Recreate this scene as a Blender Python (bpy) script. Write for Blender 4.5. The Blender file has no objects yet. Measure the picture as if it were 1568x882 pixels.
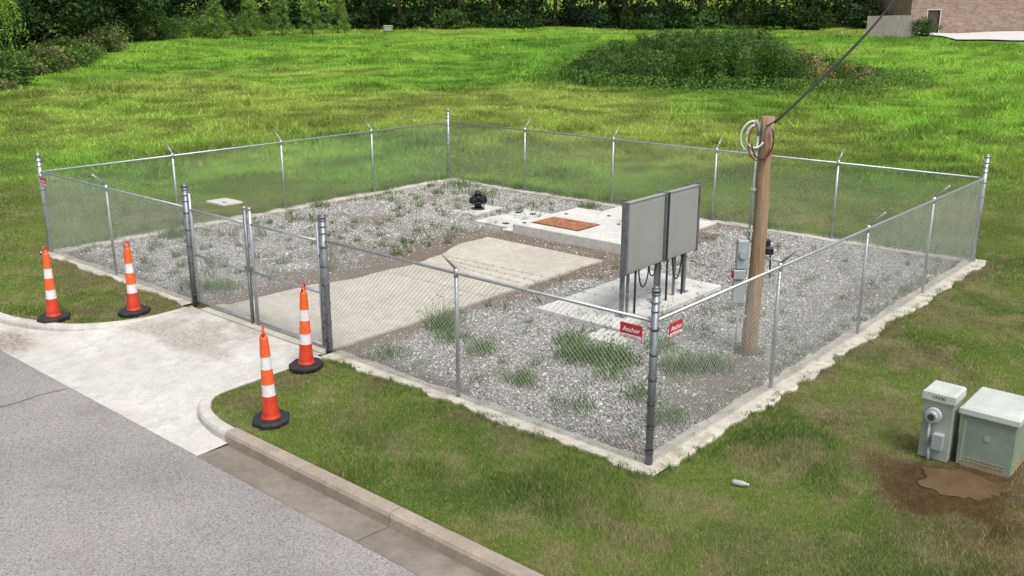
import bpy, math, random
import numpy as np
random.seed(7); rng=np.random.default_rng(7)
scene=bpy.context.scene
CA,SA=.6558,.7550            # site grid vs. survey grid
YAW=math.radians(-49.02)
def N(x,y):
    return ((x-1.549)*CA+(y-9.842)*SA, -(x-1.549)*SA+(y-9.842)*CA)
def Sx(X,Y): return 1.549+X*CA-Y*SA
def Sy(X,Y): return 9.842+X*SA+Y*CA

# ---------- numpy noise ----------
_lat=np.random.default_rng(3).random((256,256))
def vn(x,y,sc=1.,off=0.):
    x=np.asarray(x,float)*sc+off+500; y=np.asarray(y,float)*sc+off*1.7+500
    xi=np.floor(x).astype(int); yi=np.floor(y).astype(int); fx=x-xi; fy=y-yi
    fx=fx*fx*(3-2*fx); fy=fy*fy*(3-2*fy)
    a=_lat[xi%256,yi%256]; b=_lat[(xi+1)%256,yi%256]; c=_lat[xi%256,(yi+1)%256]; d=_lat[(xi+1)%256,(yi+1)%256]
    return (a*(1-fx)+b*fx)*(1-fy)+(c*(1-fx)+d*fx)*fy
def fbm(x,y,sc,off=0,o=4):
    r=0;a=.5;t=0
    for i in range(o):
        r=r+a*vn(x,y,sc*2**i,off+i*13.7); t+=a; a*=.55
    return r/t
def ss(a,b,x):
    t=np.clip((np.asarray(x,float)-a)/(b-a),0,1); return t*t*(3-2*t)

# ---------- terrain functions ----------
XR=[-3.2,-2.56,-2.5,-2.3,-2.0,-1.2,-.1]; YRv=[4.38,4.4,5.05,5.5,5.75,5.8,5.75]
XL=[-3.2,-2.6,-2.5,-2.28,-2.0,-1.5,-.9,-.1]; YLv=[14,13.,11.2,10.4,9.84,9.45,9.22,9.3]
def YR(X): return np.interp(X,XR,YRv)
def YL(X): return np.interp(X,XL,YLv)
def in_apron(X,Y,m=0.): return (X<-.08)&(X>-3.3)&(Y>YR(X)-m)&(Y<YL(X)+m)
def rise(X,Y):
    y=Sy(X,Y); d=np.maximum(0,y-27)
    r=.034*(np.where(d<6,d*d/12,d-3))
    r=r+ss(26,45,y)*(fbm(X,Y,.09,5,3)-.5)*.7
    return r*ss(-2,9,X)
def tz(X,Y):
    X=np.asarray(X,float);Y=np.asarray(Y,float)
    z=rise(X,Y)
    out=~((X>-.3)&(X<12.3)&(Y>-.3)&(Y<15.3))
    z=z+out*(fbm(X,Y,.6,9,3)-.5)*.05
    z=np.where((X<-2.56)|in_apron(X,Y,-.0),-.26,z)
    return z
def blob(X,Y,cx,cy,r,s=1.):
    n=fbm(X,Y,2.2,cx,3)-.5
    return s*(1-ss(.35,1.05,np.hypot(X-cx,Y-cy)/r+n*1.3))
def dirtmask(X,Y):
    d=np.zeros_like(X)
    for c in [(1.7,-2.8,1.0,.95),(1.2,-3.3,1.2,.7),(2.1,-3.3,1.0,.9),(1.9,-2.0,.7,.6),(.5,-3.7,1.2,.4),(3.0,-1.5,1.1,.35),(-.9,5.2,.6,.7),(-1.9,5.2,.5,.6),
              (-.5,4.2,.5,.35),(-.6,9.9,.9,.6),(-.5,1.6,.6,.4),(-1.2,3.6,.6,.3),(-1.4,2.6,.5,.25),(-.9,-2.2,1.,.25),(5.6,-.9,.9,.35),(8,-.8,1.2,.35),(-.6,12.4,1.,.4),(-1.5,10.4,.6,.5)]:
        d=np.maximum(d,blob(X,Y,*c))
    e=np.minimum.reduce([np.abs(X+.3)+100*((Y<-.3)|(Y>15)),np.abs(Y+.3)+100*((X<-.3)|(X>12))])
    d=np.maximum(d,(1-ss(0,.4,e))*ss(.45,.65,fbm(X,Y,1.7,31,3))*.7)
    return d
G1=np.array([.110,.200,.035]);G2=np.array([.200,.300,.060]);G3=np.array([.33,.325,.145]);DI=np.array([.25,.19,.13]);WET=np.array([.115,.072,.038])
F1=np.array([.100,.240,.028]);F2=np.array([.195,.365,.046]);F3=np.array([.285,.355,.075])
def gcol(X,Y):
    X=np.asarray(X,float);Y=np.asarray(Y,float)
    n=fbm(X,Y,.55,2,4)[:,None]; n2=fbm(X,Y,.23,8,4)[:,None]; n3=fbm(X,Y,3.,17,2)[:,None]
    lawn=G1+(G2-G1)*ss(.3,.7,n)
    lawn=lawn+(G3-lawn)*(ss(.46,.72,n2*.45+n3*.55)*.9)
    y=Sy(X,Y)[:,None]
    fn=fbm(X,Y,.10,3,5)[:,None]; fn2=fbm(X,Y,.045,12,3)[:,None]; fn3=fbm(X,Y,.75,19,4)[:,None]
    fld=F1+(F2-F1)*ss(.3,.62,fn); fld=fld+(F3-fld)*ss(.45,.66,fn2)*.8
    fld=fld*(.64+.72*ss(.25,.75,fn3))
    band=(1-ss(32,42,y))*ss(.48,.66,fbm(X,Y,.22,45,4))[:,None]
    fld=fld+(np.array([.17,.25,.06])-fld)*band*.6
    k=ss(21,31,y)*ss(-4,6,X)[:,None]
    c=lawn+(fld-lawn)*k
    d=dirtmask(X,Y)[:,None]
    c=c+(DI-c)*d
    wet=blob(X,Y,1.65,-2.85,1.,1.)[:,None]
    return c+(WET-c)*wet

# ---------- mesh helpers ----------
def link(o,parent=None):
    scene.collection.objects.link(o)
    if parent: o.parent=parent
    return o
def empty(name,loc=(0,0,0),rz=0):
    o=bpy.data.objects.new(name,None); o.location=loc; o.rotation_euler=(0,0,rz); o.empty_display_size=.2
    return link(o)
def npmesh(name,V,F,mat,col=None,smooth=False,parent=None):
    V=np.ascontiguousarray(V,dtype=np.float32); F=np.ascontiguousarray(F,dtype=np.int32)
    me=bpy.data.meshes.new(name); k=F.shape[1]; n=len(F)
    me.vertices.add(len(V)); me.vertices.foreach_set('co',V.ravel())
    me.loops.add(n*k); me.loops.foreach_set('vertex_index',F.ravel())
    me.polygons.add(n); me.polygons.foreach_set('loop_start',np.arange(0,n*k,k,dtype=np.int32))
    try: me.polygons.foreach_set('loop_total',np.full(n,k,dtype=np.int32))
    except Exception: pass
    if smooth: me.polygons.foreach_set('use_smooth',np.ones(n,dtype=bool))
    me.update(calc_edges=True)
    if col is not None:
        a=me.color_attributes.new('Col','FLOAT_COLOR','POINT')
        c=np.ones((len(V),4),dtype=np.float32); c[:,:3]=col; a.data.foreach_set('color',c.ravel())
    me.materials.append(mat)
    return link(bpy.data.objects.new(name,me),parent)
class B:
    def __init__(s): s.v=[];s.f=[];s.m=[];s.sm=[]
    def add(s,v,f,m=0,sm=False):
        o=len(s.v); s.v+=[tuple(p) for p in v]; s.f+=[tuple(i+o for i in q) for q in f]; s.m+=[m]*len(f); s.sm+=[sm]*len(f)
    def box(s,x0,x1,y0,y1,z0,z1,m=0,b=0):
        if b<=0:
            v=[(x0,y0,z0),(x1,y0,z0),(x1,y1,z0),(x0,y1,z0),(x0,y0,z1),(x1,y0,z1),(x1,y1,z1),(x0,y1,z1)]
            s.add(v,[(3,2,1,0),(4,5,6,7),(0,1,5,4),(1,2,6,5),(2,3,7,6),(3,0,4,7)],m)
        else:
            r=[]
            for z,i in ((z0,b),(z0+b,0),(z1-b,0),(z1,b)):
                r.append([(x0+i,y0+i,z),(x1-i,y0+i,z),(x1-i,y1-i,z),(x0+i,y1-i,z)])
            v=sum(r,[]); f=[(3,2,1,0),(12,13,14,15)]
            for k in range(3):
                for j in range(4): f.append((k*4+j,k*4+(j+1)%4,k*4+4+(j+1)%4,k*4+4+j))
            s.add(v,f,m)
    def tube(s,p0,p1,r0,m=0,seg=10,r1=None,caps=True,sm=True):
        r1=r0 if r1 is None else r1
        s.path([p0,p1],[r0,r1],m,seg,caps,sm)
    def path(s,P,R,m=0,seg=8,caps=True,sm=True):
        P=[np.array(p,float) for p in P]
        if not hasattr(R,'__len__'): R=[R]*len(P)
        v=[];f=[]
        d0=P[-1]-P[0] if np.linalg.norm(P[-1]-P[0])>1e-6 else P[1]-P[0]
        ref=np.array([0,0,1.]) if abs(d0[2])/np.linalg.norm(d0)<.9 else np.array([1.,0,0])
        for i,p in enumerate(P):
            t=P[min(i+1,len(P)-1)]-P[max(i-1,0)]; t=t/(np.linalg.norm(t)+1e-9)
            a=np.cross(t,ref)
            if np.linalg.norm(a)<1e-3: a=np.cross(t,[.3,1,.2])
            a/=np.linalg.norm(a); b=np.cross(t,a)
            for k in range(seg):
                w=2*math.pi*k/seg; v.append(p+R[i]*(math.cos(w)*a+math.sin(w)*b))
        for i in range(len(P)-1):
            for k in range(seg):
                f.append((i*seg+k,i*seg+(k+1)%seg,(i+1)*seg+(k+1)%seg,(i+1)*seg+k))
        s.add(v,f,m,sm)
        if caps:
            o=len(s.v)-len(v)
            s.f+= [tuple(o+k for k in range(seg))[::-1], tuple(o+(len(P)-1)*seg+k for k in range(seg))]; s.m+=[m,m]; s.sm+=[False,False]
    def build(s,name,mats,loc=(0,0,0),rz=0,parent=None):
        me=bpy.data.meshes.new(name); me.from_pydata(s.v,[],s.f); 
        for k in mats: me.materials.append(k)
        me.polygons.foreach_set('material_index',s.m); me.polygons.foreach_set('use_smooth',s.sm); me.update()
        import bmesh
        bm=bmesh.new(); bm.from_mesh(me); bmesh.ops.recalc_face_normals(bm,faces=bm.faces); bm.to_mesh(me); bm.free()
        o=bpy.data.objects.new(name,me); o.location=loc; o.rotation_euler=(0,0,rz)
        return link(o,parent)

# ---------- materials ----------
def newmat(name):
    m=bpy.data.materials.new(name); m.use_nodes=True; nt=m.node_tree; b=nt.nodes['Principled BSDF']
    return m,nt,b
def noise(nt,sc,det=4,vec=None,rough=.6):
    n=nt.nodes.new('ShaderNodeTexNoise'); n.inputs['Scale'].default_value=sc; n.inputs['Detail'].default_value=det; n.inputs['Roughness'].default_value=rough
    if vec: nt.links.new(vec,n.inputs['Vector'])
    return n.outputs['Fac']
def ramp(nt,fac,stops):
    r=nt.nodes.new('ShaderNodeValToRGB'); nt.links.new(fac,r.inputs[0]); e=r.color_ramp.elements
    while len(e)<len(stops): e.new(.5)
    for k,(p,c) in enumerate(stops): e[k].position=p; e[k].color=(*c,1)
    return r.outputs[0]
def mix(nt,fac,a,b,mode='MIX'):
    n=nt.nodes.new('ShaderNodeMix'); n.data_type='RGBA'; n.blend_type=mode
    for s_,x in ((n.inputs[0],fac),(n.inputs[6],a),(n.inputs[7],b)):
        if isinstance(x,(int,float)): s_.default_value=x
        elif isinstance(x,tuple): s_.default_value=(*x,1)
        else: nt.links.new(x,s_)
    return n.outputs[2]
def objc(nt,scale=None):
    t=nt.nodes.new('ShaderNodeTexCoord'); o=t.outputs['Object']
    if scale:
        mp=nt.nodes.new('ShaderNodeMapping'); mp.inputs['Scale'].default_value=scale; nt.links.new(o,mp.inputs['Vector']); o=mp.outputs[0]
    return o
def bump(nt,b,h,st=.3,dist=.01):
    n=nt.nodes.new('ShaderNodeBump'); n.inputs['Strength'].default_value=st; n.inputs['Distance'].default_value=dist
    nt.links.new(h,n.inputs['Height']); nt.links.new(n.outputs[0],b.inputs['Normal'])
def simple(name,c,rough=.6,metal=0,var=.2,sc=6,bs=0,scale=None,bsc=80):
    m,nt,b=newmat(name); o=objc(nt,scale)
    f=noise(nt,sc,5,o); lo=tuple(x*(1-var) for x in c); hi=tuple(min(1,x*(1+var)) for x in c)
    nt.links.new(ramp(nt,f,[(.3,lo),(.7,hi)]),b.inputs['Base Color'])
    b.inputs['Roughness'].default_value=rough; b.inputs['Metallic'].default_value=metal
    if bs: bump(nt,b,noise(nt,bsc,4,o),bs)
    return m
def concrete(name,c,dark=.6,stain=(.30,.26,.20),st_amt=.5,sc=.9,attr=None):
    m,nt,b=newmat(name); o=objc(nt)
    base=ramp(nt,noise(nt,sc,6,o,.65),[(.32,tuple(x*dark for x in c)),(.62,c)])
    fine=ramp(nt,noise(nt,70,4,o,.75),[(.3,(.70,.70,.70)),(.65,(1.06,1.06,1.06))])
    c1=mix(nt,1.,base,fine,'MULTIPLY')
    med=ramp(nt,noise(nt,5.5,7,o,.75),[(.35,(.80,.79,.77)),(.6,(1.03,1.03,1.03))])
    c1=mix(nt,1.,c1,med,'MULTIPLY')
    sm=ramp(nt,noise(nt,sc*2.3,6,o,.7),[(.5,(0,0,0)),(.68,(st_amt,)*3)])
    c2=mix(nt,sm,c1,stain)
    if attr:
        a=nt.nodes.new('ShaderNodeAttribute'); a.attribute_name='Col'
        mm=nt.nodes.new('ShaderNodeMath'); mm.operation='MULTIPLY'; nt.links.new(a.outputs['Fac'],mm.inputs[0]); nt.links.new(ramp(nt,noise(nt,16,6,o,.8),[(.38,(.25,)*3),(.58,(1,)*3)]),mm.inputs[1])
        c2=mix(nt,mm.outputs[0],c2,attr)
    nt.links.new(c2,b.inputs['Base Color'])
    b.inputs['Roughness'].default_value=.9; b.inputs['Specular IOR Level'].default_value=.2; bump(nt,b,noise(nt,60,5,o),.35,.006)
    return m
def colmat(name,trans=.0,detail=False):
    m,nt,b=newmat(name); a=nt.nodes.new('ShaderNodeAttribute'); a.attribute_name='Col'; c=a.outputs['Color']
    nt.nodes.remove(b); b=nt.nodes.new('ShaderNodeBsdfDiffuse')
    if detail:
        o=objc(nt); f=ramp(nt,noise(nt,9,8,o,.75),[(.3,(.5,.5,.5)),(.7,(1.3,1.3,1.25))]); c=mix(nt,1.,c,f,'MULTIPLY')
        bump(nt,b,noise(nt,14,8,o,.8),.8,.05)
    nt.links.new(c,b.inputs['Color']); out=b.outputs[0]
    if trans>0:
        t=nt.nodes.new('ShaderNodeBsdfTranslucent'); nt.links.new(c,t.inputs['Color'])
        ms=nt.nodes.new('ShaderNodeMixShader'); ms.inputs[0].default_value=trans
        nt.links.new(b.outputs[0],ms.inputs[1]); nt.links.new(t.outputs[0],ms.inputs[2]); out=ms.outputs[0]
    nt.links.new(out,nt.nodes['Material Output'].inputs['Surface'])
    return m
M_ground=colmat('ground_grass',0,True)
M_blade=colmat('grass_blades',.3)
M_leaf=colmat('foliage',.3)
M_stone=colmat('gravel_stone')
M_apron=concrete('concrete_apron',(.63,.615,.58),.84,(.42,.38,.33),.45,.6,(.22,.18,.145))
M_slab=concrete('concrete_drive',(.56,.525,.455),.84,(.38,.34,.285),.35,.7)
M_pad=concrete('concrete_pad',(.68,.67,.635),.86,(.44,.41,.36),.3,1.2)
M_strip=concrete('concrete_strip',(.62,.59,.515),.74,(.28,.23,.165),.9,1.3)
M_curb=concrete('concrete_curb',(.42,.36,.295),.7,(.24,.20,.165),.6,1.2)
M_curbw=concrete('concrete_curb_white',(.63,.61,.57),.8,(.36,.32,.27),.5,1.2)
M_gutter=concrete('concrete_gutter',(.28,.25,.215),.72,(.16,.135,.11),.7,.8)
M_galv=simple('galvanised_steel',(.42,.44,.45),.42,.7,.2,8)
M_galvd=simple('galvanised_steel_dark',(.20,.22,.235),.45,.6,.25,8)
M_wire=simple('fence_wire',(.42,.44,.44),.45,.6,.2,3)
M_ss=simple('stainless_sheet',(.37,.375,.365),.5,.4,.12,1.2,0,(1,1,.4))
M_rust=simple('rusted_steel',(.31,.13,.06),.85,.1,.5,7,.4)
M_black=simple('black_rubber',(.018,.018,.02),.6,0,.3,20,.3)
M_cast=simple('black_cast_iron',(.02,.021,.024),.4,.3,.3,20,.2)
M_or=simple('orange_plastic',(.74,.11,.022),.45,0,.15,9)
M_red=simple('red_orange_plastic',(.56,.045,.018),.45,0,.25,9)
M_wh=simple('white_reflective_band',(.68,.68,.68),.4,0,.14,14)
M_wpaint=simple('pale_green_paint',(.47,.505,.465),.5,0,.14,5)
M_green=simple('green_enclosure_paint',(.20,.255,.205),.5,0,.16,4,.05)
M_ggrey=simple('grey_enclosure_paint',(.28,.32,.285),.5,0,.15,4,.05)
M_lgrey=simple('light_grey_box',(.33,.37,.39),.45,.2,.1,4)
M_sred=simple('sign_red',(.45,.025,.04),.45,0,.1,6)
M_wirew=simple('white_cable',(.6,.6,.6),.5,0,.1,6)
M_wirer=simple('red_cable',(.25,.02,.02),.5,0,.1,6)
M_glass,_nt,_b=newmat('clear_plastic'); _b.inputs['Base Color'].default_value=(.6,.7,.72,1); _b.inputs['Roughness'].default_value=.15; _b.inputs['Transmission Weight'].default_value=.5
# asphalt
M_road,nt,b=newmat('road_surface'); o=objc(nt)
base=ramp(nt,noise(nt,.5,6,o,.6),[(.3,(.225,.212,.207)),(.7,(.315,.298,.29))])
f=ramp(nt,noise(nt,42,4,o,.85),[(.34,(.42,.41,.40)),(.5,(1,1,1)),(.66,(1.45,1.43,1.4))])
c=mix(nt,1.,base,f,'MULTIPLY'); st=ramp(nt,noise(nt,1.3,5,o,.7),[(.54,(0,0,0)),(.72,(.4,)*3)])
nt.links.new(mix(nt,st,c,(.18,.16,.148)),b.inputs['Base Color']); b.inputs['Roughness'].default_value=.95; b.inputs['Specular IOR Level'].default_value=.15; bump(nt,b,noise(nt,120,3,o),.6,.008)
# gravel bed
M_grav,nt,b=newmat('gravel_bed'); o=objc(nt)
v=nt.nodes.new('ShaderNodeTexVoronoi'); v.inputs['Scale'].default_value=42; nt.links.new(o,v.inputs['Vector'])
hv=nt.nodes.new('ShaderNodeSeparateColor'); nt.links.new(v.outputs['Color'],hv.inputs[0])
c=ramp(nt,hv.outputs[0],[(0,(.12,.11,.10)),(.4,(.28,.27,.255)),(1,(.50,.49,.48))])
a=nt.nodes.new('ShaderNodeAttribute'); a.attribute_name='Col'
c=mix(nt,a.outputs['Fac'],c,(.20,.16,.125))
nt.links.new(c,b.inputs['Base Color']); b.inputs['Roughness'].default_value=.95; bump(nt,b,v.outputs['Distance'],1.,.03)
# wood pole
M_wood,nt,b=newmat('pole_wood'); o=objc(nt,(9,9,.45))
wc_=ramp(nt,noise(nt,3.2,7,o,.7),[(.28,(.09,.055,.03)),(.46,(.25,.165,.09)),(.7,(.42,.30,.19))])
o2=objc(nt,(3,3,.5)); gm=ramp(nt,noise(nt,2.0,5,o2,.7),[(.48,(0,0,0)),(.62,(.6,)*3)])
nt.links.new(mix(nt,gm,wc_,(.20,.18,.155)),b.inputs['Base Color'])
b.inputs['Roughness'].default_value=.85; bump(nt,b,noise(nt,6,6,o),.6,.01)
M_bark=simple('tree_bark',(.09,.07,.05),.9,0,.4,5,.5)
M_fwood=simple('weathered_fence_wood',(.25,.225,.20),.9,0,.35,3,.2,(6,6,.5))
# brick
M_brick,nt,b=newmat('brick_wall'); o=objc(nt)
sp=nt.nodes.new('ShaderNodeSeparateXYZ'); nt.links.new(o,sp.inputs[0]); ad=nt.nodes.new('ShaderNodeMath'); nt.links.new(sp.outputs[0],ad.inputs[0]); nt.links.new(sp.outputs[1],ad.inputs[1])
cb=nt.nodes.new('ShaderNodeCombineXYZ'); nt.links.new(ad.outputs[0],cb.inputs[0]); nt.links.new(sp.outputs[2],cb.inputs[1])
bt=nt.nodes.new('ShaderNodeTexBrick'); nt.links.new(cb.outputs[0],bt.inputs['Vector']); bt.inputs['Scale'].default_value=1.
bt.inputs['Brick Width'].default_value=.42; bt.inputs['Row Height'].default_value=.16; bt.inputs['Mortar Size'].default_value=.012
bt.inputs['Color1'].default_value=(.17,.11,.085,1); bt.inputs['Color2'].default_value=(.33,.245,.20,1); bt.inputs['Mortar'].default_value=(.36,.31,.27,1)
nt.links.new(mix(nt,.35,bt.outputs[0],ramp(nt,noise(nt,1.6,5,o),[(.3,(.15,.10,.08)),(.7,(.34,.27,.22))])),b.inputs['Base Color']); b.inputs['Roughness'].default_value=.9
M_roof=simple('roof_shingle',(.08,.075,.07),.9,0,.3,8)
M_dark=simple('dark_door',(.05,.04,.035),.5,0,.2,4)
M_trim=simple('tan_trim',(.45,.40,.33),.7,0,.1,4)
M_water,nt,b=newmat('muddy_water'); nt.links.new(ramp(nt,noise(nt,3,4,objc(nt)),[(.3,(.085,.052,.026)),(.7,(.135,.088,.048))]),b.inputs['Base Color']); b.inputs['Roughness'].default_value=.2; b.inputs['Specular IOR Level'].default_value=.3

# ---------- ground ----------
xs=np.concatenate([np.arange(-80,-4,5),np.arange(-4,9,.1),np.arange(9,45,.5),np.arange(45,270,3)])
ys=np.concatenate([np.arange(-230,-8,4),np.arange(-8,14,.1),np.arange(14,62,.5),np.arange(62,260,3)])
XX,YY=np.meshgrid(xs,ys,indexing='ij'); X=XX.ravel();Y=YY.ravel()
V=np.stack([X,Y,tz(X,Y)],1); nx,ny=len(xs),len(ys)
I=(np.arange(nx-1)[:,None]*ny+np.arange(ny-1)[None,:]).ravel()
gc=gcol(X,Y); farw=ss(30,60,Sy(X,Y))[:,None]*.6
gc=gc*(.50+.3*farw)+np.array([.035,.026,.014])*(1-farw)
npmesh('ground',V,np.stack([I,I+ny,I+ny+1,I+1],1),M_ground,gc,True)

def sheet(name,mat,x0,x1,y0,y1,z,st=.5,zf=None,parent=None):
    a=np.linspace(x0,x1,max(2,int((x1-x0)/st)+1)); c=np.linspace(y0,y1,max(2,int((y1-y0)/st)+1))
    P,Q=np.meshgrid(a,c,indexing='ij'); P=P.ravel();Q=Q.ravel(); m=len(c)
    I=(np.arange(len(a)-1)[:,None]*m+np.arange(m-1)[None,:]).ravel()
    Z=np.full_like(P,z) if zf is None else zf(P,Q)
    return npmesh(name,np.stack([P,Q,Z],1),np.stack([I,I+m,I+m+1,I+1],1),mat,parent=parent,smooth=True)
sheet('road',M_road,-13,-3.075,-40,60,-.125,1.)
# road joint / cracks
b=B()
def crack(P,w,z=-.121):
    L=[];R=[]
    for i in range(len(P)):
        p=np.array(P[i],float); q=np.array(P[min(i+1,len(P)-1)],float)-np.array(P[max(i-1,0)],float); q/=np.linalg.norm(q); n=np.array([-q[1],q[0]])
        ww=w*(.6+random.random()*.8); L.append((*(p+n*ww),z)); R.append((*(p-n*ww),z))
    k=len(P); b.add(L+R,[(i,i+1,k+i+1,k+i) for i in range(k-1)],0)
crack([(-3.12,7.6+.0)]+[(-3.12-.35*i,7.62+.03*math.sin(i*2.1)+.01*i) for i in range(1,12)],.009)
crack([(3.6,5.74+.15*i) for i in range(18)],.006,.0505)
b.build('pavement_joint',[simple('crack_tar',(.07,.06,.052),.8)])
# gutter
b=B()
def gut(y0,y1,m):
    n=max(2,int((y1-y0)/.5))
    for i in range(n):
        a=y0+(y1-y0)*i/n; c=y0+(y1-y0)*(i+1)/n
        b.add([(-3.083,a,-.121),(-3.083,c,-.121),(-2.64,c,-.15),(-2.64,a,-.15)],[(0,1,2,3)],m)
for k in range(12): gut(4.44-3*(k+1)+.008,4.44-3*k,0)
b.build('gutter',[M_gutter])
# apron
a=np.linspace(-3.083,-.12,60); rows=[]
for i,x in enumerate(a):
    q=np.linspace(float(YR(x))-.04,min(float(YL(x))+.02,13.5),110)
    for y in q: rows.append((x,y,-.121+.141*float(ss(-3.08,-.4,x))))
rows=np.array(rows); I=(np.arange(59)[:,None]*110+np.arange(109)[None,:]).ravel()
def eb(cx,cy,rx,ry,s):
    return s*(1-ss(.45,1.2,np.hypot((rows[:,0]-cx)/rx,(rows[:,1]-cy)/ry)+(fbm(rows[:,0],rows[:,1],2.6,cx,3)-.5)*1.3))
ac=np.maximum(eb(-1.0,8.1,.6,1.5,.7),eb(-2.9,10.3,.45,.9,1.))
ac=np.maximum(ac,.6*(1-ss(0,.35,np.abs(rows[:,0]+.25)))*ss(.45,.6,fbm(rows[:,0],rows[:,1],1.5,3,3)))
npmesh('driveway_apron',rows,np.stack([I,I+110,I+111,I+1],1),M_apron,np.repeat(ac[:,None],3,1),smooth=True)
def patch(name,cx,cy,rx,ry,z,mat,seed,zf=None,n=90,amp=.9):
    b=B(); v=[(cx,cy,z if zf is None else zf(cx,cy))]
    for k in range(n):
        w=2*math.pi*k/n; r=1+amp*(float(fbm(np.array([math.cos(w)*1.3+seed]),np.array([math.sin(w)*1.3]),1.2,seed,3)[0])-.5)*2
        x=cx+math.cos(w)*rx*r; y=cy+math.sin(w)*ry*r; v.append((x,y,z if zf is None else zf(x,y)))
    b.add(v,[(0,k+1,(k+1)%n+1) for k in range(n)],0); return b.build(name,[mat])
# curbs
def curb(name,P,w,mat,ztop=.02,zb=-.24,gap=0):
    b=B(); P=[np.array(p,float) for p in P]; n=len(P); prof=[(0,zb),(0,ztop-.05),(.02,ztop-.012),(.05,ztop),(w-.02,ztop),(w,ztop-.02),(w,zb)]; v=[]
    for i in range(n):
        t=P[min(i+1,n-1)]-P[max(i-1,0)]; t/=np.linalg.norm(t); nn=np.array([-t[1],t[0]])
        for o_,z in prof: 
            q=P[i]+nn*o_; v.append((q[0],q[1],z))
    k=len(prof); f=[(i*k+j,i*k+j+1,(i+1)*k+j+1,(i+1)*k+j) for i in range(n-1) for j in range(k-1)]+[tuple(range(k)),tuple((n-1)*k+j for j in range(k))]
    b.add(v,f,0); return b
def smoothp(P,n=8):
    P=[np.array(p,float) for p in P]; o=[]
    for i in range(len(P)-1):
        p0=P[max(i-1,0)];p1=P[i];p2=P[i+1];p3=P[min(i+2,len(P)-1)]
        for k in range(n):
            t=k/n; o.append(.5*((2*p1)+(-p0+p2)*t+(2*p0-5*p1+4*p2-p3)*t*t+(-p0+3*p1-3*p2+p3)*t**3))
    o.append(P[-1]); return o
allb=B()
for k in range(12):
    y1=4.42-3*k; y0=y1-3+.012
    c=curb('c',[(-2.65,y1),(-2.65,(y0+y1)/2),(-2.65,y0)],.19,None)
    allb.add(c.v,c.f,0)
allb.build('curb',[M_curb])
c=curb('c',smoothp([(-.22,5.76),(-.5,5.78),(-1.2,5.79),(-1.95,5.74),(-2.25,5.6),(-2.5,5.25),(-2.62,4.8),(-2.65,4.43)]),.17,None); c.build('curb',[M_curbw])
c=curb('c',smoothp([(-2.72,20),(-2.70,16),(-2.66,13),(-2.55,11.3),(-2.3,10.4),(-2.0,9.84),(-1.5,9.45),(-.9,9.24),(-.2,9.24)]),.15,None); c.build('curb',[M_curbw])

# ---------- inside yard ----------
a=np.arange(.1,11.95,.1); c=np.arange(.1,14.95,.1); P,Q=np.meshgrid(a,c,indexing='ij'); P=P.ravel();Q=Q.ravel(); m=len(c)
I=(np.arange(len(a)-1)[:,None]*m+np.arange(m-1)[None,:]).ravel()
def bare(X,Y):
    dx=np.maximum(np.maximum(0-X,X-7.1),0); dy=np.maximum(np.maximum(5.6-Y,Y-9.1),0); d=np.hypot(dx,dy)
    w=np.where(Y>7.5,1.1,.45)
    r=1-ss(.25,1.,d/w+(fbm(X,Y,1.2,41,4)-.5)*1.2)
    dx=np.maximum(np.maximum(7.6-X,X-10.4),0); dy=np.maximum(np.maximum(5.4-Y,Y-8.9),0); d2=np.hypot(dx,dy)
    r=np.maximum(r,1-ss(.25,1.,d2/.6+(fbm(X,Y,1.2,51,4)-.5)*1.2))
    e=np.minimum.reduce([X,Y,12-X,15-Y]); r=np.maximum(r,(1-ss(.1,.7,e))*ss(.4,.6,fbm(X,Y,.9,61,3)))
    r=np.maximum(r,ss(.52,.70,fbm(X,Y,.6,71,5))*.8)
    return r
bz=(fbm(P,Q,1.1,21,4)-.5)*.05
npmesh('gravel_yard',np.stack([P,Q,.012+np.maximum(bz,-.006)*.7],1),np.stack([I,I+m,I+m+1,I+1],1),M_grav,np.repeat(bare(P,Q)[:,None],3,1),True)
# driveway slab, ragged left edge where gravel spills over
b=B(); L=[];R=[]; n=90
for i in range(n+1):
    x=-.15+7.2*i/n; yl=9.0 if x<.3 else 8.9+.5*(float(fbm(np.array([x]),np.array([0.]),.8,5,4)[0])-.5)-.45*float(ss(1.2,3.2,x))*(1-float(ss(3.8,6.6,x)))
    yr=5.72+.05*(float(vn(np.array([x]),np.array([0.]),3,2)[0])-.5); L.append((x,yl,.047)); R.append((x,yr,.047))
b.add(L+R,[(i,i+1,n+2+i,n+1+i) for i in range(n)],0)
b.add([(p[0],p[1],.047) for p in R]+[(p[0],p[1],-.05) for p in R],[(i,i+1,n+2+i,n+1+i) for i in range(n)],0)
b.add([(L[-1][0],L[-1][1],.047),(R[-1][0],R[-1][1],.047),(R[-1][0],R[-1][1],-.05),(L[-1][0],L[-1][1],-.05)],[(0,1,2,3)],0)
b.add([(L[0][0],L[0][1],.047),(R[0][0],R[0][1],.047),(R[0][0],R[0][1],-.05),(L[0][0],L[0][1],-.05)],[(0,1,2,3)],0)
b.build('driveway_slab',[M_slab])
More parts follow.
